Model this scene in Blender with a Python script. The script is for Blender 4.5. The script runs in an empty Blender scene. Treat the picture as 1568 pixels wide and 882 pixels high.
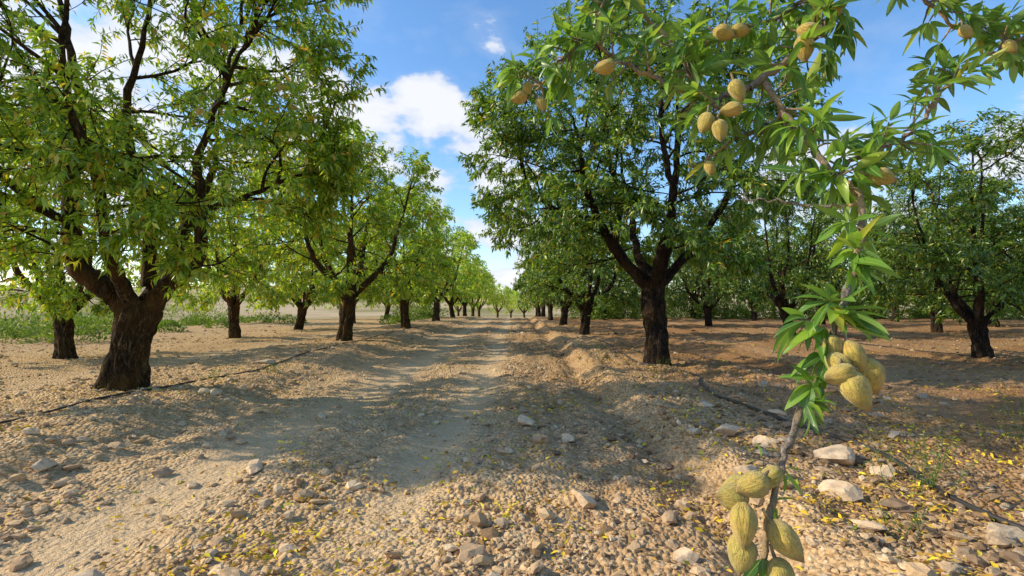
import bpy, bmesh, math, numpy as np
from mathutils import Vector
rng = np.random.default_rng(11)
CAMH = 1.2; F = 784.0

# ------------------------------------------------------------------ helpers
def link(o):
    bpy.context.scene.collection.objects.link(o); return o

class MB:
    def __init__(s): s.v=[]; s.f=[]; s.m=[]; s.uv=[]; s.n=0
    def add(s, v, f, mat=0, uv=None):
        v=np.asarray(v,float).reshape(-1,3); f=np.asarray(f,int)
        s.v.append(v); s.f.append(f+s.n); s.m.append(mat)
        s.uv.append(np.zeros((len(v),2)) if uv is None else uv); s.n+=len(v)
    def mesh(s, name, mats, smooth=True):
        me=bpy.data.meshes.new(name)
        V=np.concatenate(s.v); UV=np.concatenate(s.uv)
        L=np.concatenate([f.ravel() for f in s.f])
        sz=np.concatenate([np.full(len(f),f.shape[1]) for f in s.f])
        mi=np.concatenate([np.full(len(f),m) for f,m in zip(s.f,s.m)])
        me.vertices.add(len(V)); me.vertices.foreach_set('co',V.ravel())
        me.loops.add(len(L)); me.loops.foreach_set('vertex_index',L.astype(np.int32))
        me.polygons.add(len(sz))
        st=np.concatenate([[0],np.cumsum(sz)[:-1]])
        me.polygons.foreach_set('loop_start',st.astype(np.int32))
        me.polygons.foreach_set('material_index',mi.astype(np.int32))
        me.polygons.foreach_set('use_smooth',np.full(len(sz),smooth))
        for m in mats: me.materials.append(m)
        me.update(calc_edges=True)
        u=me.uv_layers.new(name='UVMap')
        u.data.foreach_set('uv',UV[L].ravel())
        return me
    def obj(s,name,mats,smooth=True):
        return link(bpy.data.objects.new(name,s.mesh(name,mats,smooth)))

def h2(ix,iy,seed):
    n=(ix.astype(np.int64)*374761393+iy.astype(np.int64)*668265263+seed*974711)&0xffffffff
    n=((n^(n>>13))*1274126177)&0xffffffff
    n=(n^(n>>16))&0xffff
    return n/32767.5-1.0
def vn(x,y,seed=0):
    x=np.asarray(x,float); y=np.asarray(y,float)
    ix=np.floor(x); iy=np.floor(y); fx=x-ix; fy=y-iy
    fx=fx*fx*(3-2*fx); fy=fy*fy*(3-2*fy)
    a=h2(ix,iy,seed); b=h2(ix+1,iy,seed); c=h2(ix,iy+1,seed); d=h2(ix+1,iy+1,seed)
    return (a*(1-fx)+b*fx)*(1-fy)+(c*(1-fx)+d*fx)*fy
def sst(a,b,x):
    t=np.clip((x-a)/(b-a),0,1); return t*t*(3-2*t)

def dust(x,y):
    w=.18*vn(y*.35,y*0+3,5)
    g=lambda c,s: np.exp(-((x-c-w)/s)**2)
    d=g(-.6,.30)*1.1+g(-2.15,.40)*1.1+g(-3.0,.2)*.4+g(6.3,.7)*.5+g(4.6,.5)*.4+g(-7.2,.6)*.8
    return np.clip(d*(.75+.45*vn(x*.9,y*.5,9)),0,1)
def height(x,y):
    x=np.asarray(x,float); y=np.asarray(y,float)
    wob=.22*vn(y*.5,x*0+1.5,21)+.08*vn(y*1.9,x*0,22)
    near=np.exp(-(np.maximum(0,y-25)/40)**2)
    h=.14*sst(-3.1,-3.75,x+wob)
    h=h-.12*sst(-5.9,-6.8,x+wob)
    wr=wob*.45
    h=h+.075*sst(1.1,1.55,x+wr)+.055*np.exp(-((x+wr-1.5)/.19)**2)-.055*np.exp(-((x+wr-1.08)/.17)**2)
    h=h-.08*sst(3.9,4.7,x+wob)
    d=dust(x,y); r=(1-.8*d)
    h=h+.028*np.sin(x*10+wob*9)*(.5+.5*vn(x*.7,y*.4,13))*r*sst(-1.2,.3,x)
    h=h+.04*np.sin((x-1.2)*5.2+wob*5)*sst(3.6,5,x)*r
    h=h*near
    h=h-.045*d*near
    h=h+.04*vn(x*.45,y*.4,1)+.025*vn(x*1.3,y*1.1,2)*(.4+.6*r)
    c=.018*vn(x*5,y*5,3)+.020*np.maximum(0,vn(x*11,y*11,4))+.011*vn(x*19+3,y*19,6)+.005*vn(x*33,y*33,7)
    h=h+c*r*1.15
    f=sst(30,70,y)
    h=h-f*.028*np.clip(y-38,0,110)
    h=h-.9*sst(-14,-34,x)
    R=np.hypot(x,y)
    hill=sst(170,560,R)*(15+7*vn(x*.004+2,y*.004,31)+3*vn(x*.012,y*.012,33))
    h=h+hill
    return h
def hz(x,y): return float(height(np.array([x]),np.array([y]))[0])

def nrm(v): return v/np.maximum(np.linalg.norm(v,axis=-1,keepdims=True),1e-9)

def spline(P,k=5):
    P=np.asarray(P,float); Q=np.vstack([2*P[0]-P[1],P,2*P[-1]-P[-2]]); out=[]
    for i in range(len(P)-1):
        p0,p1,p2,p3=Q[i:i+4]
        for t in np.arange(k)/k:
            out.append(.5*((2*p1)+(-p0+p2)*t+(2*p0-5*p1+4*p2-p3)*t*t+(-p0+3*p1-3*p2+p3)*t**3))
    out.append(P[-1]); return np.array(out)

def tube(mb,P,R,sides=6,mat=0,rough=0,ph=0,gnarl=0):
    P=np.asarray(P,float); R=np.asarray(R,float); n=len(P)
    T=np.gradient(P,axis=0); T=nrm(T); m=np.abs(T.mean(0)); ref=np.zeros(3); ref[np.argmin(m)]=1
    A=nrm(np.cross(T,ref)); B=np.cross(T,A)
    th=np.arange(sides)/sides*2*np.pi
    r=R[:,None]*np.ones(sides)
    if rough:
        s=np.cumsum(np.r_[0,np.linalg.norm(np.diff(P,axis=0),axis=1)])[:,None]
        r=r*(1+rough*(.5*np.sin(3*th+ph+s*2.2)+.4*np.sin(5*th-s*4+2*ph)+.35*np.sin(2*th+7*s+ph)+.3*np.sin(9*th+s*3)+.25*np.sin(8*th+s*17)))
        if gnarl:
            c=np.cos(th)[None,:]*4.5+s*0; e=np.sin(th)[None,:]*4.5+s*0
            r=r*(1+gnarl*(vn(c+s*1.5,e+s*1.1,3)+.7*np.abs(vn(c*2.2+7,e*2.2+s*3,4))-.35+.4*vn(c*4,e*4+s*9,8)))
    V=P[:,None,:]+r[...,None]*(np.cos(th)[None,:,None]*A[:,None,:]+np.sin(th)[None,:,None]*B[:,None,:])
    i=np.arange(n-1)[:,None]*sides; j=np.arange(sides)[None,:]; j2=(j+1)%sides
    Fq=np.stack([i+j,i+j2,i+sides+j2,i+sides+j],-1).reshape(-1,4)
    mb.add(V.reshape(-1,3),Fq,mat)

def leaves(mb,P,D,L,W,mat=1,rg=rng,updir=.7):
    n=len(P); D=nrm(D)
    up=rg.normal(0,.6,(n,3)); up[:,2]+=updir
    S=nrm(np.cross(D,up)); U=np.cross(S,D)
    L=L[:,None]; W=W[:,None]
    base=P; mid=P+D*L*.45-U*W*.16+U*L*.05
    l=P+D*L*.42+S*W*.5+U*L*.06; r=P+D*L*.42-S*W*.5+U*L*.06
    tip=P+D*L-U*L*.14; tip[:,2]-=(L*.08)[:,0]
    V=np.stack([base,l,mid,r,tip],1).reshape(-1,3)
    b=np.arange(n)[:,None]*5
    Fq=np.concatenate([b+np.array([[0,2,4,1]]),b+np.array([[0,3,4,2]])])
    mb.add(V,Fq,mat)

# ------------------------------------------------------------------ materials
def newmat(name):
    m=bpy.data.materials.new(name); m.use_nodes=True; nt=m.node_tree
    for n in list(nt.nodes): nt.nodes.remove(n)
    out=nt.nodes.new('ShaderNodeOutputMaterial'); return m,nt,out
def nd(nt,t,ins=None,**kw):
    n=nt.nodes.new(t)
    for k,v in kw.items(): setattr(n,k,v)
    if ins:
        for k,v in ins.items():
            if hasattr(v,'is_output'): nt.links.new(v,n.inputs[k])
            else: n.inputs[k].default_value=v
    return n
def ramp(nt,fac,stops,interp='LINEAR'):
    r=nt.nodes.new('ShaderNodeValToRGB'); nt.links.new(fac,r.inputs[0]); cr=r.color_ramp; cr.interpolation=interp
    while len(cr.elements)<len(stops): cr.elements.new(.5)
    for e,(p,c) in zip(cr.elements,stops):
        e.position=p; e.color=(*c,1)
    return r.outputs[0]
def mix(nt,f,a,b,bt='MIX'):
    n=nt.nodes.new('ShaderNodeMix'); n.data_type='RGBA'; n.blend_type=bt
    for i,v in ((0,f),(6,a),(7,b)):
        if hasattr(v,'is_output'): nt.links.new(v,n.inputs[i])
        else: n.inputs[i].default_value=v if i==0 else (*v,1)
    return n.outputs[2]
def mth(nt,op,a,b=0,c=None):
    n=nt.nodes.new('ShaderNodeMath'); n.operation=op
    for i,v in enumerate((a,b,c)):
        if v is None: continue
        if hasattr(v,'is_output'): nt.links.new(v,n.inputs[i])
        else: n.inputs[i].default_value=v
    return n.outputs[0]

def leaf_mat(name,stops,trans=.42,tcol=(1.5,1.45,.5),gl=.06):
    m,nt,out=newmat(name)
    g=nd(nt,'ShaderNodeNewGeometry'); oi=nd(nt,'ShaderNodeObjectInfo')
    c=ramp(nt,g.outputs['Random Per Island'],stops)
    v2=nd(nt,'ShaderNodeMapRange',{0:oi.outputs['Random'],3:.85,4:1.15}).outputs[0]
    c=nd(nt,'ShaderNodeVectorMath',{0:c},operation='SCALE'); nt.links.new(v2,c.inputs['Scale']); c=c.outputs[0]
    p=nd(nt,'ShaderNodeBsdfDiffuse',{'Color':c})
    tcn=nd(nt,'ShaderNodeVectorMath',{0:c,1:tcol},operation='MULTIPLY').outputs[0]
    t=nd(nt,'ShaderNodeBsdfTranslucent',{'Color':tcn})
    ms=nd(nt,'ShaderNodeMixShader',{0:trans,1:p.outputs[0],2:t.outputs[0]})
    gs=nd(nt,'ShaderNodeBsdfGlossy',{'Color':(.9,.95,.8,1),'Roughness':.42})
    m2=nd(nt,'ShaderNodeMixShader',{0:gl,1:ms.outputs[0],2:gs.outputs[0]})
    nt.links.new(m2.outputs[0],out.inputs[0]); return m
leafL=leaf_mat('leaf_lit_tint',[(0,(.12,.24,.016)),(.35,(.26,.42,.025)),(.7,(.46,.60,.04)),(.9,(.66,.68,.06)),(.955,(.78,.52,.07)),(1,(.62,.30,.04))],.5,(1.25,1.28,.45))  # left trees: sunlit, backlit look put into the leaf colour
leafR=leaf_mat('leaf_shaded_tint',[(0,(.038,.092,.012)),(.4,(.09,.18,.016)),(.75,(.18,.29,.026)),(.95,(.32,.40,.04)),(.975,(.6,.42,.05)),(1,(.5,.24,.04))],.45,(1.35,1.35,.45))  # right trees: same foliage, darker tint stands in for their shade
leafBush=leaf_mat('leaf_bush',[(0,(.07,.13,.016)),(.5,(.12,.20,.025)),(1,(.26,.29,.07))],.4,(1.3,1.4,.5),.03)

def bark_mat(name,dark,mid,light,scale=1.0,zs=.28,bump=1.,ns=24.):
    m,nt,out=newmat(name)
    tc=nd(nt,'ShaderNodeTexCoord'); mp=nd(nt,'ShaderNodeMapping',{'Vector':tc.outputs['Object'],'Scale':(scale,scale,scale*zs)})
    n1=nd(nt,'ShaderNodeTexNoise',{'Vector':mp.outputs[0],'Scale':ns,'Detail':5.0,'Roughness':.75,'Distortion':1.6})
    n2=nd(nt,'ShaderNodeTexNoise',{'Vector':tc.outputs['Object'],'Scale':2.3*scale,'Detail':2.0})
    c=ramp(nt,n1.outputs[0],[(.40,dark),(.54,mid),(.68,light)])
    c=mix(nt,nd(nt,'ShaderNodeMapRange',{0:n2.outputs[0],1:.45,2:.65,3:0.,4:.6}).outputs[0],c,(mid[0]*2.2,mid[1]*1.8,mid[2]*.9))
    b=nd(nt,'ShaderNodeBump',{'Strength':bump,'Distance':.08/scale,'Height':n1.outputs[0]})
    p=nd(nt,'ShaderNodeBsdfPrincipled',{'Base Color':c,'Roughness':.9,'Specular IOR Level':.15,'Normal':b.outputs[0]})
    nt.links.new(p.outputs[0],out.inputs[0]); return m
barkL=bark_mat('bark_lit_warm',(.010,.006,.003),(.072,.045,.020),(.30,.20,.09))  # warm light tones paint golden sunlight onto the left trees' limbs
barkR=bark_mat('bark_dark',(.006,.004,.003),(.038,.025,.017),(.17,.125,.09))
barkF=bark_mat('bark_grey_twig',(.12,.09,.07),(.28,.23,.18),(.48,.42,.35),7.0,.5,.7)

# ground
m,nt,out=newmat('soil'); soil=m
geo=nd(nt,'ShaderNodeNewGeometry'); pos=geo.outputs['Position']
at_d=nd(nt,'ShaderNodeAttribute',attribute_name='dust').outputs['Fac']
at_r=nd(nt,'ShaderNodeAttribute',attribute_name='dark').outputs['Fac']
at_f=nd(nt,'ShaderNodeAttribute',attribute_name='far').outputs['Fac']
nm=nd(nt,'ShaderNodeTexNoise',{'Vector':pos,'Scale':9.0,'Detail':5.0,'Roughness':.7})
nf=nd(nt,'ShaderNodeTexNoise',{'Vector':pos,'Scale':70.0,'Detail':3.0,'Roughness':.7})
v1=nd(nt,'ShaderNodeTexVoronoi',{'Vector':pos,'Scale':34.0,'Randomness':1.0})
c=ramp(nt,nm.outputs[0],[(.3,(.39,.235,.115)),(.5,(.64,.43,.225)),(.7,(.80,.58,.34))])
sv=nd(nt,'ShaderNodeSeparateColor',{0:v1.outputs['Color']})
peb=ramp(nt,sv.outputs[0],[(0,(.40,.245,.125)),(.5,(.63,.44,.245)),(.85,(.78,.60,.37)),(1,(.80,.68,.48))])
pm=mth(nt,'MULTIPLY',mth(nt,'LESS_THAN',v1.outputs['Distance'],.42),mth(nt,'GREATER_THAN',sv.outputs[1],.35))
pm=mth(nt,'MULTIPLY',pm,mth(nt,'SUBTRACT',.8,mth(nt,'MULTIPLY',at_d,.75)))
c=mix(nt,pm,c,peb)
c=mix(nt,mth(nt,'MULTIPLY',at_d,.8),c,mix(nt,nf.outputs[0],(.70,.49,.275),(.82,.61,.37)))
c=mix(nt,at_r,c,(.54,.41,.32),'MULTIPLY')  # tilled brown and painted shade multiplied into the soil colour
fld=nd(nt,'ShaderNodeTexNoise',{'Vector':pos,'Scale':.012,'Detail':2.0})
fc=ramp(nt,fld.outputs[0],[(.35,(.16,.19,.07)),(.47,(.34,.30,.15)),(.56,(.6,.47,.3)),(.7,(.42,.32,.19))])
c=mix(nt,at_f,c,fc)
c=mix(nt,nd(nt,'ShaderNodeMapRange',{0:nf.outputs[0],1:.3,2:.7,3:.4,4:0.}).outputs[0],c,(.28,.165,.085))
hb=mth(nt,'MULTIPLY',v1.outputs['Distance'],-1.4)
hb=mth(nt,'MULTIPLY',hb,mth(nt,'SUBTRACT',1.,mth(nt,'MULTIPLY',at_d,.8)))
hb=mth(nt,'ADD',hb,mth(nt,'MULTIPLY',nm.outputs[0],1.6)); hb=mth(nt,'ADD',hb,mth(nt,'MULTIPLY',nf.outputs[0],.35))
b=nd(nt,'ShaderNodeBump',{'Strength':.9,'Distance':.026,'Height':hb})
p=nd(nt,'ShaderNodeBsdfDiffuse',{'Color':c,'Normal':b.outputs[0]})
nt.links.new(p.outputs[0],out.inputs[0])

def stone_mat(name,stops,ns=60.,low=(.38,.25,.15)):
    m,nt,out=newmat(name)
    g=nd(nt,'ShaderNodeNewGeometry')
    c=ramp(nt,g.outputs['Random Per Island'],stops)
    n=nd(nt,'ShaderNodeTexNoise',{'Vector':g.outputs['Position'],'Scale':ns,'Detail':4.0,'Roughness':.7})
    c=mix(nt,nd(nt,'ShaderNodeMapRange',{0:n.outputs[0],1:.35,2:.65,3:.7,4:0.}).outputs[0],c,low)
    b=nd(nt,'ShaderNodeBump',{'Strength':.6,'Distance':.008,'Height':n.outputs[0]})
    p=nd(nt,'ShaderNodeBsdfDiffuse',{'Color':c,'Normal':b.outputs[0]})
    nt.links.new(p.outputs[0],out.inputs[0]); return m
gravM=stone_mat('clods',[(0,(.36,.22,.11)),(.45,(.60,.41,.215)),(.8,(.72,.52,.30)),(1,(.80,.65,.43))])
gravD=stone_mat('clods_brown_shaded',[(0,(.19,.12,.065)),(.5,(.33,.215,.12)),(.85,(.47,.33,.20)),(1,(.62,.48,.31))],60.,(.19,.12,.07))  # brown copy of clods, shade of the right-hand ground in its colour
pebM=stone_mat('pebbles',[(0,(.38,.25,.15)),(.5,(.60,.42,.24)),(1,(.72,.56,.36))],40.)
pebD=stone_mat('pebbles_brown_shaded',[(0,(.2,.13,.08)),(.6,(.36,.25,.155)),(1,(.60,.47,.32))],40.,(.2,.13,.08))  # pebbles toned down to follow the brown and painted shade of the soil
rockM=stone_mat('limestone',[(0,(.56,.36,.21)),(1,(.74,.57,.38))],25.)
litM,nt,out=newmat('dry_leaf')
g=nd(nt,'ShaderNodeNewGeometry'); c=ramp(nt,g.outputs['Random Per Island'],[(0,(.30,.15,.05)),(.4,(.52,.32,.06)),(.72,(.72,.48,.04)),(.94,(.80,.62,.05)),(1,(.3,.38,.05))])
p=nd(nt,'ShaderNodeBsdfDiffuse',{'Color':c}); nt.links.new(p.outputs[0],out.inputs[0])
hoseM,nt,out=newmat('black_polyethylene')
n=nd(nt,'ShaderNodeTexNoise',{'Scale':30.})
p=nd(nt,'ShaderNodeBsdfPrincipled',{'Base Color':ramp(nt,n.outputs[0],[(.3,(.012,.012,.012)),(.8,(.09,.07,.05))]),'Roughness':.5}); nt.links.new(p.outputs[0],out.inputs[0])

# foreground leaf: midrib and side veins from leaf uv
fleaf,nt,out=newmat('almond_leaf')
g=nd(nt,'ShaderNodeNewGeometry'); uv=nd(nt,'ShaderNodeUVMap').outputs[0]; sx=nd(nt,'ShaderNodeSeparateXYZ',{0:uv})
c=ramp(nt,g.outputs['Random Per Island'],[(0,(.045,.13,.018)),(.45,(.095,.22,.022)),(.8,(.19,.36,.03)),(.96,(.33,.47,.05)),(1,(.6,.44,.06))])
ed=mth(nt,'ABSOLUTE',mth(nt,'SUBTRACT',sx.outputs[0],.5))
rib=nd(nt,'ShaderNodeMapRange',{0:ed,1:.02,2:.055,3:1.,4:0.}).outputs[0]
vein=mth(nt,'SINE',mth(nt,'MULTIPLY',mth(nt,'SUBTRACT',sx.outputs[1],mth(nt,'MULTIPLY',ed,.35)),85.))
vein=nd(nt,'ShaderNodeMapRange',{0:vein,1:.75,2:1.,3:0.,4:.25}).outputs[0]
c2=mix(nt,mth(nt,'MAXIMUM',mth(nt,'MULTIPLY',rib,.85),vein),c,(.35,.44,.14))
nn=nd(nt,'ShaderNodeTexNoise',{'Vector':g.outputs['Position'],'Scale':60.,'Detail':3.})
c2=mix(nt,nd(nt,'ShaderNodeMapRange',{0:nn.outputs[0],1:.62,2:.75,3:0.,4:.4}).outputs[0],c2,(.28,.28,.06))
c2=mix(nt,mth(nt,'MULTIPLY',g.outputs['Backfacing'],.4),c2,(.26,.38,.15))
bb=nd(nt,'ShaderNodeBump',{'Strength':.35,'Distance':.001,'Height':mth(nt,'ADD',vein,nn.outputs[0])})
p=nd(nt,'ShaderNodeBsdfPrincipled',{'Base Color':c2,'Roughness':.34,'Specular IOR Level':.5,'Normal':bb.outputs[0]})
t=nd(nt,'ShaderNodeBsdfTranslucent',{'Color':nd(nt,'ShaderNodeVectorMath',{0:c2,1:(1.5,1.55,.5)},operation='MULTIPLY').outputs[0]})
ms=nd(nt,'ShaderNodeMixShader',{0:.38,1:p.outputs[0],2:t.outputs[0]}); nt.links.new(ms.outputs[0],out.inputs[0])

hull,nt,out=newmat('almond_hull')
g=nd(nt,'ShaderNodeNewGeometry'); uv=nd(nt,'ShaderNodeUVMap').outputs[0]; su=nd(nt,'ShaderNodeSeparateXYZ',{0:uv})
n1=nd(nt,'ShaderNodeTexNoise',{'Vector':g.outputs['Position'],'Scale':75.,'Detail':4.})
mpn=nd(nt,'ShaderNodeMapping',{'Vector':uv,'Scale':(26.,5.,1.)})
n2=nd(nt,'ShaderNodeTexNoise',{'Vector':mpn.outputs[0],'Scale':1.3,'Detail':4.,'Distortion':1.2})
n3=nd(nt,'ShaderNodeTexNoise',{'Vector':g.outputs['Position'],'Scale':1100.,'Detail':2.})
c=ramp(nt,n1.outputs[0],[(.3,(.34,.28,.05)),(.5,(.54,.38,.07)),(.72,(.64,.39,.09))])
c=mix(nt,nd(nt,'ShaderNodeMapRange',{0:g.outputs['Random Per Island'],3:0.,4:.5}).outputs[0],c,(.38,.35,.08))
c=mix(nt,nd(nt,'ShaderNodeMapRange',{0:n2.outputs[0],1:.3,2:.55,3:.6,4:0.}).outputs[0],c,(.24,.14,.04))
c=mix(nt,nd(nt,'ShaderNodeMapRange',{0:su.outputs[1],1:.86,2:1.,3:0.,4:.7}).outputs[0],c,(.20,.10,.03))
c=mix(nt,nd(nt,'ShaderNodeMapRange',{0:n3.outputs[0],1:.45,2:.7,3:0.,4:.35}).outputs[0],c,(.70,.56,.26))
hh=mth(nt,'ADD',n2.outputs[0],mth(nt,'MULTIPLY',n3.outputs[0],.22))
bb=nd(nt,'ShaderNodeBump',{'Strength':.9,'Distance':.004,'Height':hh})
p=nd(nt,'ShaderNodeBsdfPrincipled',{'Base Color':c,'Roughness':.9,'Specular IOR Level':.1,'Sheen Weight':.3,'Sheen Roughness':.4,'Normal':bb.outputs[0]})
nt.links.new(p.outputs[0],out.inputs[0])

# ------------------------------------------------------------------ ground sheet
def axis(lo,hi,s,growth,maxv,gneg=None):
    a=list(np.arange(lo,hi,s))
    x=a[-1]; d=s
    while x<maxv: d*=growth; x+=d; a.append(x)
    x=a[0]; d=s; b=[]
    while x>-(gneg or maxv): d*=growth if gneg is None else 1.12; x-=d; b.append(x)
    return np.array(b[::-1]+a)
gx=axis(-4.2,4.2,.024,1.045,1400); gy=axis(1.0,6.5,.02,1.024,1500,60)
X,Y=np.meshgrid(gx,gy); Z=height(X,Y)
nx,ny=len(gx),len(gy)
i=(np.arange(ny-1)[:,None]*nx+np.arange(nx-1)[None,:])
Fq=np.stack([i,i+1,i+nx+1,i+nx],-1).reshape(-1,4)
mb=MB(); mb.add(np.stack([X,Y,Z],-1).reshape(-1,3),Fq)
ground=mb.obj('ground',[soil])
def fattr(me,name,val):
    a=me.attributes.new(name,'FLOAT','POINT'); a.data.foreach_set('value',val.ravel().astype(np.float32))
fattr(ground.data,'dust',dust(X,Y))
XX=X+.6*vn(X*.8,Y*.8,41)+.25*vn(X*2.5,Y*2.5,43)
dk=.42*sst(-.5,.5,XX)*(1-.8*np.exp(-((XX-1.55)/.25)**2))+.5*sst(2.0,3.4,XX)+.2*(1-dust(X,Y))*sst(5,14,Y)*(np.abs(X)<9)  # browner tilled soil, with right-hand and mid-lane shade painted in
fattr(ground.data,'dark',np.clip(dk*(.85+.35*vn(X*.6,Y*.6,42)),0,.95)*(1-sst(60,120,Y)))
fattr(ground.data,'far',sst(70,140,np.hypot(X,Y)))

# gravel / clods
def ico(sub):
    bm=bmesh.new(); bmesh.ops.create_icosphere(bm,subdivisions=sub,radius=1); bm.verts.ensure_lookup_table()
    v=np.array([q.co[:] for q in bm.verts]); f=np.array([[q.index for q in g_.verts] for g_ in bm.faces]); bm.free(); return v,f
I1v,I1f=ico(1); I2v,I2f=ico(2); I3v,I3f=ico(3)
def rotm(n,rg):
    q=nrm(rg.normal(size=(n,4))); w,x,y,z=q.T
    return np.stack([1-2*(y*y+z*z),2*(x*y-z*w),2*(x*z+y*w),2*(x*y+z*w),1-2*(x*x+z*z),2*(y*z-x*w),2*(x*z-y*w),2*(y*z+x*w),1-2*(x*x+y*y)],-1).reshape(n,3,3)
def stones(mb,x,y,s,bv,bf,rg,mat=0,sink=.2):
    n=len(x)
    V=bv[None]*(1+.2*rg.normal(size=(n,len(bv),1)).clip(-1.4,1.4))
    V=V*rg.uniform(.5,1.25,(n,1,3)); V=np.einsum('nij,nkj->nki',rotm(n,rg),V)
    V[...,2]*=.62; V*=s[:,None,None]
    V+=np.stack([x,y,height(x,y)+s*sink],-1)[:,None,:]
    Fx=(np.arange(n)[:,None,None]*len(bv)+bf[None]).reshape(-1,3)
    mb.add(V.reshape(-1,3),Fx,mat)
def scatter(n,y0,y1,rg):
    y=np.exp(rg.uniform(math.log(y0),math.log(y1),n)); x=rg.uniform(-1,1,n)*(1.2*y+1.2); return x,y
mb=MB()
def two(x,y,s,bv,bf,m0):
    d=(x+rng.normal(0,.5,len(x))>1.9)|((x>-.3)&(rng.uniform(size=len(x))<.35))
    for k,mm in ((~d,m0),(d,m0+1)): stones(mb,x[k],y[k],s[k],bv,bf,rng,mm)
x,y=scatter(66000,1.1,28,rng)
keep=rng.uniform(size=len(x))<(1-.93*dust(x,y))*np.clip(.36+1.0*vn(x*1.1,y*1.1,51)+.5*vn(x*3.3,y*3.3,52),.04,1)
x,y=x[keep],y[keep]
s=np.minimum(rng.lognormal(math.log(.0105),.55,len(x)),.045)*(1+y*.05)
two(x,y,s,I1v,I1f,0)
x,y=scatter(7500,1.2,22,rng)
keep=rng.uniform(size=len(x))<(1-.9*dust(x,y))*np.clip(.38+.9*vn(x*1.,y*1.,53)+.4*sst(1.2,2.2,x),.05,1)
x,y=x[keep],y[keep]
s=np.minimum(rng.lognormal(math.log(.021),.48,len(x)),.065)*(1+y*.02)
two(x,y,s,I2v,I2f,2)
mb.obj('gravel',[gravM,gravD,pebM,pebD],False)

# larger field stones
for (sx_,sy_,r,fl) in [(.42,3.13,.085,.75),(.10,5.0,.10,.6),(-1.9,3.76,.10,.35),(2.25,3.72,.12,.6),(1.86,3.05,.11,.55),
        (2.45,3.45,.08,.6),(1.98,4.15,.12,.5),(1.80,4.45,.10,.6),(-1.93,2.32,.07,.4),(-1.15,2.6,.05,.5),(1.75,2.62,.065,.7),(.80,2.42,.055,.6),
        (-4.4,9.1,.16,.35),(.45,4.5,.08,.4),(2.6,5.1,.1,.5),(2.05,5.6,.08,.6),(3.2,4.4,.09,.5),(-3.3,3.6,.08,.6),(1.45,3.3,.06,.6),(2.9,2.9,.07,.6)]:
    V=I3v*(1+.10*rng.normal(size=(len(I3v),1)).clip(-1,1)*.35); d=nrm(rng.normal(size=(14,3)))
    for q in d:   # chop facets
        k=V@q; lim=rng.uniform(.33,.7); V=V-np.outer(np.maximum(0,k-lim),q)
    V*=np.array([1.25,rng.uniform(.75,1),fl])*r*1.35; a=rng.uniform(0,6.28)
    R=np.array([[math.cos(a),-math.sin(a),0],[math.sin(a),math.cos(a),0],[0,0,1]]); V=V@R.T
    m_=MB(); m_.add(V,I3f); o=m_.obj('field_stone',[rockM],False); o.location=(sx_,sy_,hz(sx_,sy_)+r*fl*.35)

# fallen leaves
x,y=scatter(90000,1.1,28,rng)
dens=.14+.75*np.exp(-((x-.7)/1.0)**2)+.6*sst(1.3,1.9,x)*(1-.3*sst(5,10,x))+.4*np.exp(-((x+1.35)/.5)**2)+.25*np.exp(-((x+4.4)/.8)**2)
keep=rng.uniform(size=len(x))<dens*np.clip(.38+.8*vn(x*1.7,y*1.7,61)+.4*vn(x*5,y*5,62),.05,1)
x,y=x[keep],y[keep]; n=len(x); P=np.stack([x,y,height(x,y)+rng.uniform(.012,.028,n)],-1)
a=rng.uniform(0,6.28,n); D=np.stack([np.cos(a),np.sin(a),rng.normal(0,.35,n)],-1)
L=rng.uniform(.02,.055,n)*(1+.025*y); mb=MB(); leaves(mb,P,D,L,L*rng.uniform(.26,.42,n),0,rng,.9); mb.obj('fallen_leaves',[litM])

# hoses
def hose(pts,r=.012):
    P=spline([(a,b,0) for a,b in pts],14); P[:,0]+=.04*np.array(vn(P[:,1]*2.1,P[:,1]*0,71))
    z=height(P[:,0],P[:,1]); z=np.convolve(np.pad(z,4,'edge'),np.ones(9)/9,'valid'); P[:,2]=z+.016
    mb=MB(); tube(mb,P,np.full(len(P),r),8); mb.obj('drip_irrigation_hose',[hoseM])
hose([(-4.6,1.5),(-4.45,3.2),(-4.4,4.6),(-4.5,6.0),(-4.35,7.2),(-4.2,8.6),(-4.45,11),(-4.4,13.5),(-4.5,18),(-4.4,26)],.011)
hose([(2.75,1.6),(2.5,2.8),(2.68,3.7),(2.55,4.5),(2.45,5.4),(2.42,6.6),(2.75,7.8),(2.8,8.8),(2.35,9.9),(2.5,14),(2.3,20),(2.4,28)],.018)
hose([(10.0,5),(10.2,9),(10.0,14),(10.1,20)])

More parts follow.
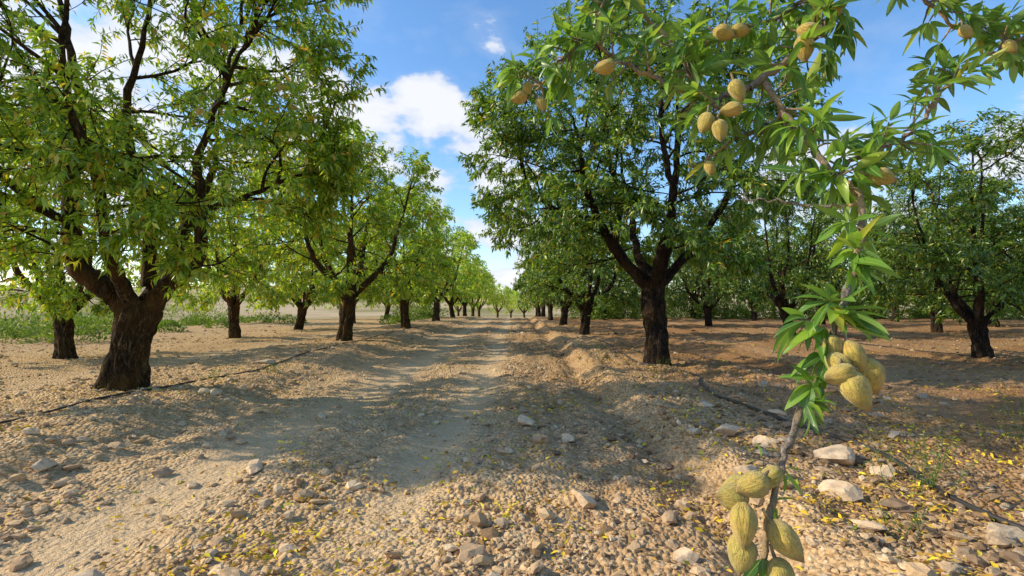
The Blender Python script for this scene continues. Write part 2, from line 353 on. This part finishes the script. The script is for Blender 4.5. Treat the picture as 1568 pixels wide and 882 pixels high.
# ------------------------------------------------------------------ trees
def gpath(p,d,L,n,wob,up,rg):
    pts=[p]; st=L/n
    for _ in range(n):
        d=d+rg.normal(0,wob,3); d[2]+=up; d=d/math.sqrt(d@d); p=p+d*st; pts.append(p)
    return np.array(pts)
def build_tree(mb,seed,trunk,limbs,crown,n2=10,n3=8,n4=5,nl=20,ll=.075,lw=.022,zmin=1.35,bm_=0,lm_=1,lr=1.,lowpoly=False):
    rg=np.random.default_rng(seed); c=np.array(crown[:3]); rad=np.array(crown[3:])
    T=spline(trunk,8 if lowpoly else 14); tube(mb,T[:,:3],T[:,3],14 if lowpoly else 40,bm_,.13,seed,.18)
    LP=[];LD=[]
    def inside(P,slack=0.):
        P=np.atleast_2d(P); e=(((P-c)/rad)**2).sum(1); u=P-c; az=np.arctan2(u[:,1],u[:,0])
        return e<1.18+slack+.45*vn(az*1.8+seed,P[:,2]*1.1,seed)+.2*vn(az*5,P[:,2]*3,seed+1)
    def emit(P,k,t0=.1):
        t=rg.uniform(t0,1,k)*(len(P)-1); i=np.minimum(t.astype(int),len(P)-2); f=(t-i)[:,None]
        q=P[i]*(1-f)+P[i+1]*f; tg=nrm(P[i+1]-P[i])
        r=rg.normal(size=(k,3)); r=nrm(r-(r*tg).sum(1)[:,None]*tg)
        d=tg*.45+r*.8; d[:,2]-=.45
        LP.append(q);LD.append(d)
    def child(P,t,ang,out):
        i=min(int(t*(len(P)-1)),len(P)-2); f=t*(len(P)-1)-i; q=P[i]*(1-f)+P[i+1]*f
        tg=P[i+1]-P[i]; tg=tg/np.linalg.norm(tg); r=rg.normal(size=3); r-=r@tg*tg; r/=np.linalg.norm(r)
        a=rg.normal(ang,.2); d=tg*math.cos(a)+r*math.sin(a)
        o=(q-c)/rad; o=o/(np.linalg.norm(o)+.01); d=d+o*out; return q,d/np.linalg.norm(d)
    def fit(q,d,L):
        e=(q+d*L-c)/rad; k=math.sqrt(e@e)
        if k>1.0: L*=max(.25,1-(k-1)*1.8)
        if q[2]+d[2]*L<zmin: d=d.copy(); d[2]=abs(d[2])*.5+.15; d/=np.linalg.norm(d)
        return d,L
    for lb in limbs:
        S=spline(lb,6); S[1:-1,:3]+=rg.normal(0,.014,(len(S)-2,3)); tube(mb,S[:,:3],S[:,3]*lr,12,bm_,.13,seed+lb[0][0],.12)
        P=S[:,:3]
        for a in range(n2):
            t=.2+.8*(a+rg.uniform())/n2 if a else 1.0
            q,d=child(P,t,.95 if a else .2,.35); L=rg.uniform(1.0,1.9); d,L=fit(q,d,L)
            Q=gpath(q,d,L,7,.15,-.01,rg)
            ki=inside(Q,-.05); nk=8 if ki.all() else max(3,int(np.argmin(ki)))
            Q=Q[:nk]
            if not lowpoly: tube(mb,Q,np.linspace(.024,.009,8)[:nk]*np.r_[np.ones(nk-1),.6],5,bm_,.08)
            for b_ in range(n3):
                t=rg.uniform(.1,1) if b_ else 1.
                q2,d2=child(Q,t,.8 if b_ else .2,.25); L2=rg.uniform(.45,1.05); d2,L2=fit(q2,d2,L2)
                e=(q2-c)/rad
                if e@e>1.2: L2*=.55
                W=gpath(q2,d2,L2,5,.16,.0,rg)
                if not inside(W[3])[0]: W=W[0]+(W-W[0])*.45
                if not lowpoly: tube(mb,W,np.linspace(.008,.0035,6),4,bm_)
                emit(W,int(nl*.9),.1)
                for g_ in range(n4):
                    t=rg.uniform(.2,1) if g_ else 1.
                    q3,d3=child(W,t,.7 if g_ else .15,.15); L3=rg.uniform(.18,.55); d3,L3=fit(q3,d3,L3)
                    K=gpath(q3,d3,L3,3,.14,-.02,rg)
                    if not lowpoly and L3>.25: tube(mb,K,np.linspace(.004,.002,4),3,bm_)
                    emit(K,nl,.0)
    P=np.concatenate(LP);D=np.concatenate(LD)
    k=(P[:,2]>zmin-.3)&inside(P,.35); P,D=P[k],D[k]
    n=len(P); L=rg.uniform(.7,1.25,n)*ll; leaves(mb,P,D,L,L*(lw/ll)*rg.uniform(.8,1.2,n),lm_,rg)
    return n

def place(me,name,x,y,rot,sc,parent=None,sz=None):
    o=link(bpy.data.objects.new(name,me)); o.location=(x,y,hz(x,y)-.04); o.rotation_euler=(0,0,rot); o.scale=(sc,sc,sc*(sz or 1))
    if parent: o.parent=parent
    return o

# hero tree, left
mb=MB()
tr=[(-.05,0,-.1,.32),(-.02,0,.08,.24),(.0,0,.35,.20),(.06,.0,.7,.19),(.15,0,.98,.215),(.18,0,1.12,.14)]
lb=[[(.1,0,.9,.15),(-.15,-.05,1.2,.14),(-.55,-.1,1.5,.115),(-.66,-.1,2.1,.10),(-.72,-.05,2.8,.085),(-.68,0,3.5,.06),(-.95,.1,4.5,.04),(-1.3,.2,5.5,.02)],
    [(.2,0,.95,.13),(.5,.0,1.3,.10),(.92,-.1,1.6,.08),(.98,-.15,2.2,.06),(.9,-.1,2.8,.048),(1.1,0,3.7,.03),(1.3,.1,4.7,.015)],
    [(.15,.05,1.0,.13),(.15,.5,1.5,.10),(.05,1.0,2.2,.07),(.2,1.4,3.2,.04),(.1,1.7,4.6,.02)],
    [(.15,-.05,1.0,.10),(.1,-.45,1.6,.065),(.3,-.9,2.4,.045),(.2,-1.2,3.4,.03),(.4,-1.4,4.6,.015)],
    [(-.64,-.1,2.0,.06),(-1.2,-.3,2.5,.05),(-1.7,-.5,3.2,.035),(-2.1,-.6,4.1,.02)],
    [(.98,-.15,2.2,.04),(1.4,.0,2.4,.03),(1.9,.2,2.7,.022),(2.3,.3,2.9,.012)],
    [(.1,.2,1.3,.10),(.15,.1,2.3,.065),(-.1,0,3.4,.045),(.2,-.1,4.5,.03),(.3,0,5.8,.015)],
    [(-.66,-.1,2.1,.04),(-.9,-.7,2.3,.03),(-1.0,-1.2,2.8,.022),(-1.1,-1.5,3.6,.012)],
    [(-.95,.1,4.4,.03),(-1.6,-.4,4.8,.02),(-2.2,-.8,5.0,.012)],
    [(1.05,-.1,3.4,.03),(1.5,-.4,3.9,.02),(1.9,-.5,4.6,.012)]]
n=build_tree(mb,131,tr,lb,(-.3,.0,3.75,2.95,2.5,2.8),n2=9,n3=8,n4=5,nl=18,ll=.098,lw=.030,zmin=1.25)
print('hero leaves',n)
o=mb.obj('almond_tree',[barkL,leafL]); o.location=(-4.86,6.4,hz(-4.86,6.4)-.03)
# hero tree, right
mb=MB()
tr=[(.02,0,-.1,.30),(0,0,.08,.23),(0,0,.4,.20),(-.03,0,.9,.19),(-.05,0,1.4,.21),(-.06,0,1.6,.13)]
lb=[[(-.05,0,1.4,.15),(-.4,-.05,1.7,.12),(-.8,-.1,2.2,.10),(-1.15,-.1,2.8,.08),(-1.4,-.2,3.6,.05),(-1.6,-.3,4.6,.02)],
    [(0,0,1.4,.15),(.15,0,2.0,.12),(.3,0,2.9,.09),(.4,0,3.9,.06),(.45,0,5.2,.02)],
    [(0,0,1.45,.12),(.5,.2,1.9,.09),(1.1,.3,2.6,.07),(1.6,.3,3.5,.045),(1.9,.3,4.6,.02)],
    [(-.05,-.05,1.45,.11),(-.1,-.6,2.0,.08),(.0,-1.1,2.8,.055),(-.3,-1.5,3.8,.04),(-.3,-1.6,4.9,.02)],
    [(0,.05,1.5,.12),(-.2,.6,2.1,.08),(-.2,1.2,3.0,.06),(-.3,1.6,4.2,.03),(-.3,1.8,5.2,.015)],
    [(-1.1,-.1,2.7,.05),(-1.7,.1,2.9,.04),(-2.3,.2,3.3,.025),(-2.6,.2,4.0,.012)],
    [(-.8,-.1,2.2,.06),(-.7,0,3.2,.05),(-.9,.2,4.4,.035),(-.8,.3,5.9,.015)]]
n=build_tree(mb,202,tr,lb,(-.2,0,4.1,3.05,2.7,2.9),n2=10,n3=8,n4=5,nl=20,ll=.11,lw=.034,zmin=1.6)
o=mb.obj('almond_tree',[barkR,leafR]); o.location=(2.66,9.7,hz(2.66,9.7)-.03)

def generic(seed,bark,leaf,H=5.6,low=False):
    rg=np.random.default_rng(seed); mb=MB(); lx,ly=rg.normal(0,.12,2)
    fk=rg.uniform(.85,1.2)
    tr=[(0,0,-.1,.26),(0,0,.08,.2),(lx*.5,ly*.5,fk*.5,.165),(lx,ly,fk,.175),(lx,ly,fk+.15,.11)]
    lb=[]; k=5; a0=rg.uniform(0,6.28)
    for j in range(k):
        a=a0+j*6.283/k+rg.normal(0,.25); ca,sa=math.cos(a),math.sin(a); w=rg.uniform(.8,1.2); hh=H*rg.uniform(.82,1.)
        lb.append([(lx,ly,fk-.05,.11),(lx+.4*ca*w,ly+.4*sa*w,fk+.45,.085),(lx+.85*ca*w,ly+.85*sa*w,fk+1.1,.065),(lx+1.1*ca*w,ly+1.1*sa*w,fk+2.,.04),(lx+1.4*ca*w,ly+1.4*sa*w,hh*.82,.02)])
    lb.append([(lx,ly,fk,.10),(lx+.1,ly-.1,fk+1.2,.07),(lx-.1,ly+.1,fk+2.4,.04),(lx,ly,H*.88,.02)])
    if low: a=dict(n2=7,n3=6,n4=3,nl=6,ll=.23,lw=.075)
    else: a=dict(n2=8,n3=7,n4=4,nl=15,ll=.135,lw=.042)
    build_tree(mb,seed,tr,lb,(lx,ly,H*.55,2.5,2.5,H*.46),zmin=1.0,lowpoly=low,**a)
    return mb.mesh('almond_tree_mesh',[bark,leaf])
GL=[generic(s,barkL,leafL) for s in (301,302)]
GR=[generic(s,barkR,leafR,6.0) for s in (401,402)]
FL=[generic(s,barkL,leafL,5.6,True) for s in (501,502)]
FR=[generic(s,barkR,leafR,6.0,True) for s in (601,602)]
dist=link(bpy.data.objects.new('distant_orchard',None))
k=0
def put(pool,x,y,sc,sz=1.):
    global k; k+=1
    far=y>29
    if far: pool=FL if pool is GL else FR
    place(pool[k%len(pool)],'orchard_tree' if far else 'almond_tree',x,y,rng.uniform(0,6.28),sc,dist if far else None,sz)
put(GL,-4.85,14.5,1.1,.93); put(GL,-5.0,23.2,1.1); put(GL,-4.9,31.5,1.08)
for y in (40,48.5,57,66): put(GL,-4.9+rng.normal(0,.1),y,rng.uniform(1.0,1.12))
put(GL,-9.7,11.0,.92); put(GL,-9.8,17.8,.95); put(GL,-10,23.5,1.0); put(GL,-9.9,31,1.)
for y in (39,47,55): put(GL,-9.9,y,rng.uniform(.95,1.05))
for y in (30,39,49): put(GL,-16.5,y,rng.uniform(.9,1.05))
put(GR,2.5,18.8,1.0); put(GR,2.5,27.2,1.02)
for y in (35.6,44,52.5,61): put(GR,2.5+rng.normal(0,.1),y,rng.uniform(.92,1.05))
put(GR,10.2,11.3,.86); put(GR,10.4,19.5,1.0); put(GR,10.5,28,1.05)
for y in (36.5,45,53.5): put(GR,10.4,y,1.)
for y in (14.8,22,30): put(GR,17.6+rng.normal(0,.2),y,rng.uniform(.98,1.08))
for y in (38,47): put(GR,17.6,y,1.)
for y in (20,27,34): put(GR,25,y,1.08)
for y in (42,50): put(GR,25,y,1.05)
for y in (24,29,37,45): put(GR,32,y,1.15)
for x in (7,14,21,28,36,41,48): put(GR,x,40.5,1.15)
for (x,y) in [(-3.,84),(1.5,88),(-9,80),(8,82),(-1,100)]: put(GL,x,y,1.)

# shrubs behind the rows
mb=MB(); rg=np.random.default_rng(5)
P=[];D=[]
cl=[(rg.uniform(-24,-12),rg.uniform(15,34)) for _ in range(26)]+[(rg.uniform(-8.5,-6.2),rg.uniform(26,44)) for _ in range(16)]+[(rg.uniform(-34,-18),rg.uniform(24,50)) for _ in range(28)]+[(rg.uniform(5,48),rg.uniform(40,46)) for _ in range(90)]
for cx,cy in cl:
    r=rg.uniform(.4,1.2)*(1.7 if cx>4 else 1); nn=420; q=nrm(rg.normal(size=(nn,3)))*rg.uniform(.5,1,(nn,1))**.5; q[:,2]=np.abs(q[:,2])
    q*=np.array([r*1.3,r*1.3,r*rg.uniform(.9,1.4)]); q*=1+.3*vn(q[:,0]*4+cx,q[:,1]*4+cy,3)[:,None]
    P.append(q+np.array([cx,cy,hz(cx,cy)-.05])); d=q+rg.normal(0,.35,(nn,3)); d[:,2]+=.35; D.append(d)
P=np.concatenate(P);D=np.concatenate(D); L=rg.uniform(.1,.2,len(P))*(1+.6*(P[:,0]>4)); leaves(mb,P,D,L,L*.35,0,rg); mb.obj('shrub_thicket',[leafBush])

# weeds
def weed(x,y,h,n,spread,name='weed_clump',mat=leafBush):
    rg=np.random.default_rng(int(abs(x*100+y*10))); mb=MB(); z=hz(x,y); lp=[];ld=[]
    for _ in range(n):
        a=rg.uniform(0,6.28); b0=np.array([x+rg.normal(0,spread*.4),y+rg.normal(0,spread*.4),z-.01])
        d=np.array([math.cos(a)*.4,math.sin(a)*.4,1.])*1.; d/=np.linalg.norm(d)
        W=gpath(b0,d,h*rg.uniform(.5,1.1),7,.10,.0,rg); tube(mb,W,np.linspace(.0022,.0008,8),4,0)
        kk=9; t=rg.integers(1,7,kk); lp.append(W[t]); r=rg.normal(size=(kk,3)); r[:,2]=np.abs(r[:,2])*.8+.2; ld.append(r)
    P=np.concatenate(lp);D=np.concatenate(ld); L=rg.uniform(.02,.055,len(P)); leaves(mb,P,D,L,L*.16,0,rg)
    mb.obj(name,[mat])
for a in [(2.42,3.15,.42,20,.22),(2.75,3.5,.3,14,.2),(4.35,4.45,.55,16,.2),(4.0,4.1,.4,12,.25),(-6.7,6.6,.3,14,.25),(2.3,8.4,.3,16,.3),(-3.9,8.2,.22,14,.2),(1.9,2.6,.2,8,.15),(2.0,12.5,.35,16,.4),(3.4,2.9,.3,12,.2),(-4.3,7.3,.2,12,.2),(1.7,10.5,.25,14,.4)]: weed(*a)

# ------------------------------------------------------------------ foreground tree with hanging fruiting branch
def at(px,py,d): return np.array([(px-790)/F*d,d,CAMH+(465-py)/F*d])
root=link(bpy.data.objects.new('almond_tree',None))
mb=MB()
tx,ty=2.75,-.35; zb=hz(tx,ty)
tr=[(tx,ty,zb-.1,.3),(tx,ty,zb+.1,.23),(tx,ty,.7,.19),(tx-.05,ty,1.25,.2),(tx-.05,ty,1.4,.13)]
lbs=[[(tx,ty,1.2,.12),(tx-.4,ty+.1,1.8,.08),(tx-.9,ty+.3,2.35,.05),(1.35,.45,2.6,.035),(1.0,.75,2.4,.02)],
     [(tx,ty,1.2,.12),(tx+.6,ty,1.9,.09),(tx+1.1,ty-.1,3.0,.05),(tx+1.3,ty,4.4,.02)],
     [(tx,ty,1.2,.12),(tx+.1,ty-.6,1.9,.09),(tx-.1,ty-1.1,3.0,.05),(tx,ty-1.3,4.4,.02)],
     [(tx,ty,1.3,.12),(tx,ty,2.5,.08),(tx,ty-.2,3.5,.05),(tx,ty-.3,5.0,.02)]]
build_tree(mb,77,tr,lbs[1:],(tx+.5,ty-.6,3.6,1.9,1.7,1.9),n2=7,n3=6,n4=4,nl=12,ll=.09,lw=.027,zmin=2.0)
S=spline(lbs[0],6); tube(mb,S[:,:3],S[:,3],10,0,.1)
o=mb.obj('trunk_and_crown',[barkR,leafR]); o.parent=root

rg=np.random.default_rng(909)
mbB=MB(); mbL=MB(); mbA=MB()
ns=9; ss=np.linspace(0,1,ns); uu=np.array([-1,-.5,0,.5,1.])
ii=(np.arange(ns-1)[:,None]*5+np.arange(4)[None,:]); LF=np.stack([ii,ii+1,ii+6,ii+5],-1).reshape(-1,4)
def bleaf(p,d,L,W,curl=.6,fold=.35,up=None):
    d=d/np.linalg.norm(d); up=np.array([0,0,1.])+rg.normal(0,.45,3) if up is None else up
    s=np.cross(d,up); s/=np.linalg.norm(s); u=np.cross(s,d)
    an=curl*ss; cx=np.cumsum(np.r_[0,np.cos(an[1:])])/(ns-1)*L; cz=-np.cumsum(np.r_[0,np.sin(an[1:])])/(ns-1)*L
    w=W*.5*np.sin(np.pi*np.clip(ss*.97+.03,0,1)**.8)**.85; w[0]=W*.04; w[-1]=W*.01; w[1]*=.75
    tw=rg.normal(0,.35)*ss
    rip=.05*W*np.sin(ss*9+rg.uniform(0,6))
    V=(p+cx[:,None,None]*d+cz[:,None,None]*u
       +(uu[None,:]*w[:,None]*np.cos(tw)[:,None])[...,None]*s
       +((np.abs(uu)[None,:]*w[:,None]*fold)+(uu[None,:]*w[:,None]*np.sin(tw)[:,None])+np.abs(uu)[None,:]*rip[:,None])[...,None]*u)
    UV=np.stack(np.broadcast_arrays(uu[None,:]*.5+.5,ss[:,None]),-1).reshape(-1,2)
    mbL.add(V.reshape(-1,3),LF,0,UV)
def rosette(p,ax,n,L=.07,spread=1.0,droop=.25):
    ax=ax/np.linalg.norm(ax)
    a0=rg.uniform(0,6.28)
    r=np.array([1,0,0]) if abs(ax[0])<.8 else np.array([0,1,0]); e1=np.cross(ax,r); e1/=np.linalg.norm(e1); e2=np.cross(ax,e1)
    for k in range(n):
        a=a0+k*2.4; t=rg.uniform(.5,1.15)*spread
        d=ax*math.cos(t)+(e1*math.cos(a)+e2*math.sin(a))*math.sin(t); d[2]-=droop
        l=L*rg.uniform(.6,1.2); bleaf(p+d*.004,d,l,l*rg.uniform(.22,.29),rg.uniform(.1,1.0),rg.uniform(.15,.5))
def branch(pts,r0,r1,k=7,wig=.002):
    P=spline([at(*q) for q in pts],k); P[1:-1]+=rg.normal(0,wig,(len(P)-2,3))
    R=np.linspace(r0,r1,len(P))*(1+.14*rg.normal(size=len(P)).clip(-1,1.8)); tube(mbB,P,R,8,0,.08,r0*1000); return P
def dress(P,n,L=.068,t0=0.,t1=1.,shoot=(.01,.07),nl=(5,9),down=.15):
    for _ in range(n):
        t=rg.uniform(t0,t1)*(len(P)-1); i=min(int(t),len(P)-2); q=P[i]+(P[i+1]-P[i])*(t-i); tg=P[i+1]-P[i]; tg/=np.linalg.norm(tg)
        r=rg.normal(size=3); r-=r@tg*tg; r/=np.linalg.norm(r); d=r*.9+tg*.5; d[2]+=.1
        W=gpath(q,d/np.linalg.norm(d),rg.uniform(*shoot),4,.12,0,rg); tube(mbB,W,np.linspace(.0024,.0013,5),5)
        rosette(W[-1],W[-1]-W[-2],rg.integers(*nl),L,1.,.15+down)
# almond hull
nu,nv=20,14
def almond(p,ax,L=.04,side=None,stem=None):
    L=L*1.1
    ax=ax/np.linalg.norm(ax)
    s=rg.normal(size=3) if side is None else np.array(side,float); s-=s@ax*ax; s/=np.linalg.norm(s); t=np.cross(ax,s)
    v=np.linspace(0,1,nv); th=np.arange(nu+1)/nu*2*np.pi
    prof=np.sin(np.pi*v**.86)**.72*(1-.16*v); prof[0]=.05; prof[-1]=.03
    w=L*.39*rg.uniform(.92,1.08); tk=L*.31
    seam=1-.13*np.exp(-(np.minimum(th,2*np.pi-th)/.16)**2)+.05*np.exp(-((np.minimum(th,2*np.pi-th)-.4)/.2)**2)
    lump=1+.03*np.sin(3*th+rg.uniform(0,6))[None,:]*np.sin(5*v)[:,None]+.02*np.sin(5*th[None,:]+9*v[:,None])
    a=prof[:,None]*lump*seam[None,:]
    V=p+(v*L)[:,None,None]*ax+(a*np.cos(th)[None]*w)[...,None]*s+(a*np.sin(th)[None]*tk)[...,None]*t
    bend=(np.sin(np.pi*v)*L*.06)[:,None,None]*s; V=V+bend
    V[-1]=V[-1].mean(0)+ax*L*.03+ (V[-1]-V[-1].mean(0))*.3
    V=V[:,:nu]; i=np.arange(nv-1)[:,None]*nu; j=np.arange(nu)[None,:]; j2=(j+1)%nu
    Fq=np.stack([i+j,i+j2,i+nu+j2,i+nu+j],-1).reshape(-1,4)
    UV=np.stack(np.broadcast_arrays((np.abs(np.arange(nu)-nu/2)/nu)[None,:],v[:,None]),-1).reshape(-1,2)
    mbA.add(V.reshape(-1,3),Fq,0,UV)
    q=p+ax*.002; e=p-ax*.012+(0,0,.003) if stem is None else stem
    tube(mbB,spline([q,(q*.5+e*.5)+rg.normal(0,.002,3),e],3),np.linspace(.0026,.0018,7),6)
    return
A=branch([(1420,-160,1.0),(1340,-60,1.02),(1285,12,1.02),(1232,72,1.0),(1150,132,.97)],.011,.006)
tube(mbB,spline([(1.0,.75,2.4),A[0]+(A[0]-A[3])*1.0,A[0],A[2]],5),np.linspace(.022,.011,16),8,0,.06)
Bm=branch([(1172,118,.98),(1200,165,.95),(1238,212,.91),(1272,262,.86),(1300,283,.83),(1316,305,.8),(1318,352,.78),(1303,420,.75),(1282,480,.73),(1258,560,.71),(1218,635,.70),(1192,705,.68),(1172,785,.66),(1162,850,.65),(1158,900,.64)],.006,.0042,8,.0012)
Cm=branch([(1150,132,.97),(1085,150,1.0),(1020,122,1.02),(955,92,1.04),(905,60,1.06),(860,85,1.08),(822,135,1.08)],.0055,.0025)
C2=branch([(1150,130,.97),(1100,160,.97),(1060,110,1.02),(1030,60,1.06),(985,10,1.1),(950,-50,1.1)],.005,.004)
Dm=branch([(1272,262,.86),(1330,236,.86),(1392,208,.88),(1432,160,.92),(1470,110,.95),(1525,78,.98),(1600,40,1.0)],.004,.0025)
E=branch([(1316,312,.8),(1262,316,.82),(1200,308,.85),(1135,305,.88)],.0028,.0012)
G=branch([(1285,12,1.02),(1240,-5,1.05),(1190,25,1.05),(1130,35,1.05),(1080,60,1.05)],.005,.002)
H=branch([(1340,-60,1.02),(1420,-10,1.05),(1480,40,1.05),(1560,50,1.05)],.005,.002)
K=branch([(950,-50,1.1),(925,0,1.1),(915,45,1.1)],.004,.002)
M=branch([(1200,165,.95),(1190,190,1.0),(1140,205,1.04),(1085,240,1.06)],.004,.002)
dress(A,24,.056,.2,1); dress(Bm,30,.055,0,.27,(.01,.08)); dress(Cm,38,.053,.05,1.); dress(C2,30,.058,.1,.85)
dress(Dm,38,.046,.05,1,(.01,.05),(4,9)); dress(E,2,.03,.2,1.,(.01,.02),(1,3)); dress(G,24,.058); dress(H,26,.052,.2,1.); dress(K,12,.062); dress(M,14,.05)
for (px,py,d,n_,L,ax) in [(1330,270,.82,6,.055,(.8,0,.2)),(1300,340,.79,8,.06,(-.6,-.3,-.1)),(1318,355,.78,6,.055,(.6,-.2,0)),(1308,385,.76,10,.06,(-.3,-.5,.1)),(1300,405,.755,8,.055,(.4,-.5,-.3)),
        (1270,462,.735,10,.064,(-.8,-.4,.1)),(1275,478,.73,10,.062,(.1,-.7,.3)),(1262,500,.725,10,.062,(-.6,-.2,-.6)),(1285,490,.73,7,.052,(.8,-.2,.2)),(1262,540,.715,8,.058,(-.7,-.3,-.5)),
        (1240,585,.705,9,.052,(-.6,-.4,.1)),(1228,612,.70,8,.048,(.5,-.5,-.3)),(1222,625,.70,6,.045,(.7,-.2,.1)),(1190,712,.68,4,.035,(.6,-.2,-.3)),(1175,765,.665,3,.03,(.8,-.2,-.2)),
        (1162,845,.65,5,.045,(-.3,-.4,-.6)),(1165,870,.645,6,.05,(.2,-.4,-.8)),(1235,490,.73,9,.062,(-.8,-.3,-.4)),(1160,700,.68,2,.03,(-.5,-.3,.4))]:
    rosette(at(px,py,d),np.array(ax,float),n_,L,.95,.12)
for (px,py,d,ax,L,sd_) in [
    (1262,540,.70,(.35,-.5,-.75),.042,(.2,-1,0)),(1292,520,.705,(.25,-.3,-.9),.045,(-.6,-.8,0)),(1298,568,.68,(-.9,-.35,-.15),.044,(0,-1,.3)),(1290,564,.67,(.35,-.25,-.9),.052,(-.8,-.6,0)),(1310,545,.70,(.3,-.2,-.9),.048,(.8,-.6,0)),(1272,512,.715,(-.2,-.3,-.8),.04,(-.8,-.6,0)),
    (1165,725,.665,(-.85,-.4,-.25),.046,(.2,-1,-.4)),(1188,712,.68,(-.7,-.2,-.5),.040,(.3,-1,.5)),(1140,752,.66,(-.95,-.2,0),.042,(0,-.6,-1)),(1132,762,.645,(-.15,-.4,-.9),.050,(-.5,-1,0)),(1172,790,.64,(.55,-.3,-.75),.050,(-.5,-1,-.3)),
    (1126,808,.64,(-.1,-.2,-.95),.044,(1,-.7,0)),(1178,845,.63,(.3,-.2,-.9),.046,(-1,-.6,0)),(1142,730,.68,(-.6,.2,-.3),.036,(0,-1,0)),
    (1238,50,.96,(-.15,-.2,-.95),.054,(-.8,-.6,0)),(1224,42,.96,(.9,-.2,-.1),.044,(0,-1,-.4)),(1330,268,.80,(.9,-.3,-.3),.036,(0,-1,.5)),
    (1138,162,.92,(-.9,-.2,-.25),.042,(0,-1,-.5)),(1105,182,.91,(-.1,-.3,-.9),.042,(-.7,-.7,0)),(1085,170,.92,(-.3,-.2,-.9),.040,(.6,-.8,0)),(1126,120,.92,(.2,-.3,-.9),.044,(-.7,-.7,0)),
    (944,95,.98,(-.9,-.2,-.3),.044,(0,-1,-.4)),(808,144,1.05,(-.9,-.2,-.3),.034,(0,-1,.4)),(812,122,1.05,(-.3,-.2,-.8),.032,(0,-1,.4)),(824,148,1.05,(.3,-.3,-.6),.034,(0,-1,.2)),(1095,42,.98,(.7,-.3,-.4),.042,(0,-1,.2)),(1120,45,.98,(.6,-.3,-.1),.036,(0,-1,.2)),
    (1480,35,1.0,(.2,-.3,-.9),.032,(-1,0,0)),(1290,5,.97,(-.5,-.3,-.6),.036,(-1,-.5,0)),(1085,245,1.0,(.1,-.2,-.9),.030,(1,-.4,0)),(1545,60,.97,(.2,-.3,-.7),.03,(-1,-.5,0))]:
    almond(at(px,py,d),np.array(ax,float),L,sd_)
for nm_,b_,mt in (('hanging_branch',mbB,barkF),('branch_leaves',mbL,fleaf),('almonds',mbA,hull)):
    o=b_.obj(nm_,[mt]); o.parent=root

# ------------------------------------------------------------------ light, sky, camera
AZ=88.; EL=32.
sd=Vector((-math.sin(math.radians(AZ))*math.cos(math.radians(EL)),math.cos(math.radians(AZ))*math.cos(math.radians(EL)),math.sin(math.radians(EL))))
sl=bpy.data.lights.new('sun','SUN'); sl.energy=5.; sl.angle=math.radians(.5); sl.color=(1,.89,.68)
so=link(bpy.data.objects.new('sun',sl)); so.rotation_euler=(-sd).to_track_quat('-Z','Y').to_euler(); so.location=(-20,10,20)
w=bpy.data.worlds.new('World'); bpy.context.scene.world=w; w.use_nodes=True; nt=w.node_tree
for n in list(nt.nodes): nt.nodes.remove(n)
out=nt.nodes.new('ShaderNodeOutputWorld')
sky=nd(nt,'ShaderNodeTexSky',sky_type='NISHITA'); sky.sun_disc=False; sky.sun_elevation=math.radians(EL); sky.sun_rotation=math.radians(-AZ); sky.air_density=1.; sky.dust_density=.6; sky.ozone_density=2.5
hs=nd(nt,'ShaderNodeHueSaturation',{'Saturation':1.18,'Value':1.65,'Color':sky.outputs[0]})
tc=nd(nt,'ShaderNodeTexCoord'); dv=tc.outputs['Generated']
mp=nd(nt,'ShaderNodeMapping',{'Vector':dv,'Scale':(1.,1.,1.8),'Location':(.3,.1,.2)})
n1=nd(nt,'ShaderNodeTexNoise',{'Vector':mp.outputs[0],'Scale':8.5,'Detail':7.,'Roughness':.54,'Distortion':.1})
tot=None
for (px,py,rad,wt) in [(650,172,5.5,.24),(575,205,6,.24),(725,225,6,.26),(480,190,9,.2),(700,320,8,.22),(760,270,7,.22),(790,380,7,.2),(300,120,16,.2),(60,160,14,.27),(1560,215,5,.2),(1240,300,9,.22)]:
    v=Vector(((px-790)/F,1,(465-py)/F)).normalized()
    dt=nd(nt,'ShaderNodeVectorMath',{0:dv,1:tuple(v)},operation='DOT_PRODUCT').outputs['Value']
    g=nd(nt,'ShaderNodeMapRange',{0:dt,1:math.cos(math.radians(rad)),2:1.,3:0.,4:wt},interpolation_type='SMOOTHSTEP').outputs[0]
    tot=g if tot is None else mth(nt,'MAXIMUM',tot,g)
den=mth(nt,'ADD',n1.outputs[0],tot)
cl=nd(nt,'ShaderNodeMapRange',{0:den,1:.58,2:.72,3:0.,4:.92},interpolation_type='SMOOTHSTEP').outputs[0]
thin=nd(nt,'ShaderNodeMapRange',{0:n1.outputs[0],1:.46,2:.8,3:0.,4:.3}).outputs[0]
cl=mth(nt,'MAXIMUM',cl,thin)
cc=mix(nt,nd(nt,'ShaderNodeMapRange',{0:den,1:.62,2:.80}).outputs[0],(4.8,5.3,6.4),(6.6,6.65,6.8))
col=mix(nt,cl,hs.outputs[0],cc)
bg=nd(nt,'ShaderNodeBackground',{'Color':col,'Strength':.15}); nt.links.new(bg.outputs[0],out.inputs[0])

cd=bpy.data.cameras.new('camera'); cd.lens=18; cd.sensor_width=36; cd.clip_start=.05; cd.clip_end=4000
co=link(bpy.data.objects.new('camera',cd)); co.location=(0,0,CAMH); co.rotation_euler=(math.radians(91.75),0,math.radians(.44))
sc=bpy.context.scene; sc.camera=co
sc.view_settings.view_transform='Standard'; sc.view_settings.look='None'; sc.view_settings.exposure=0
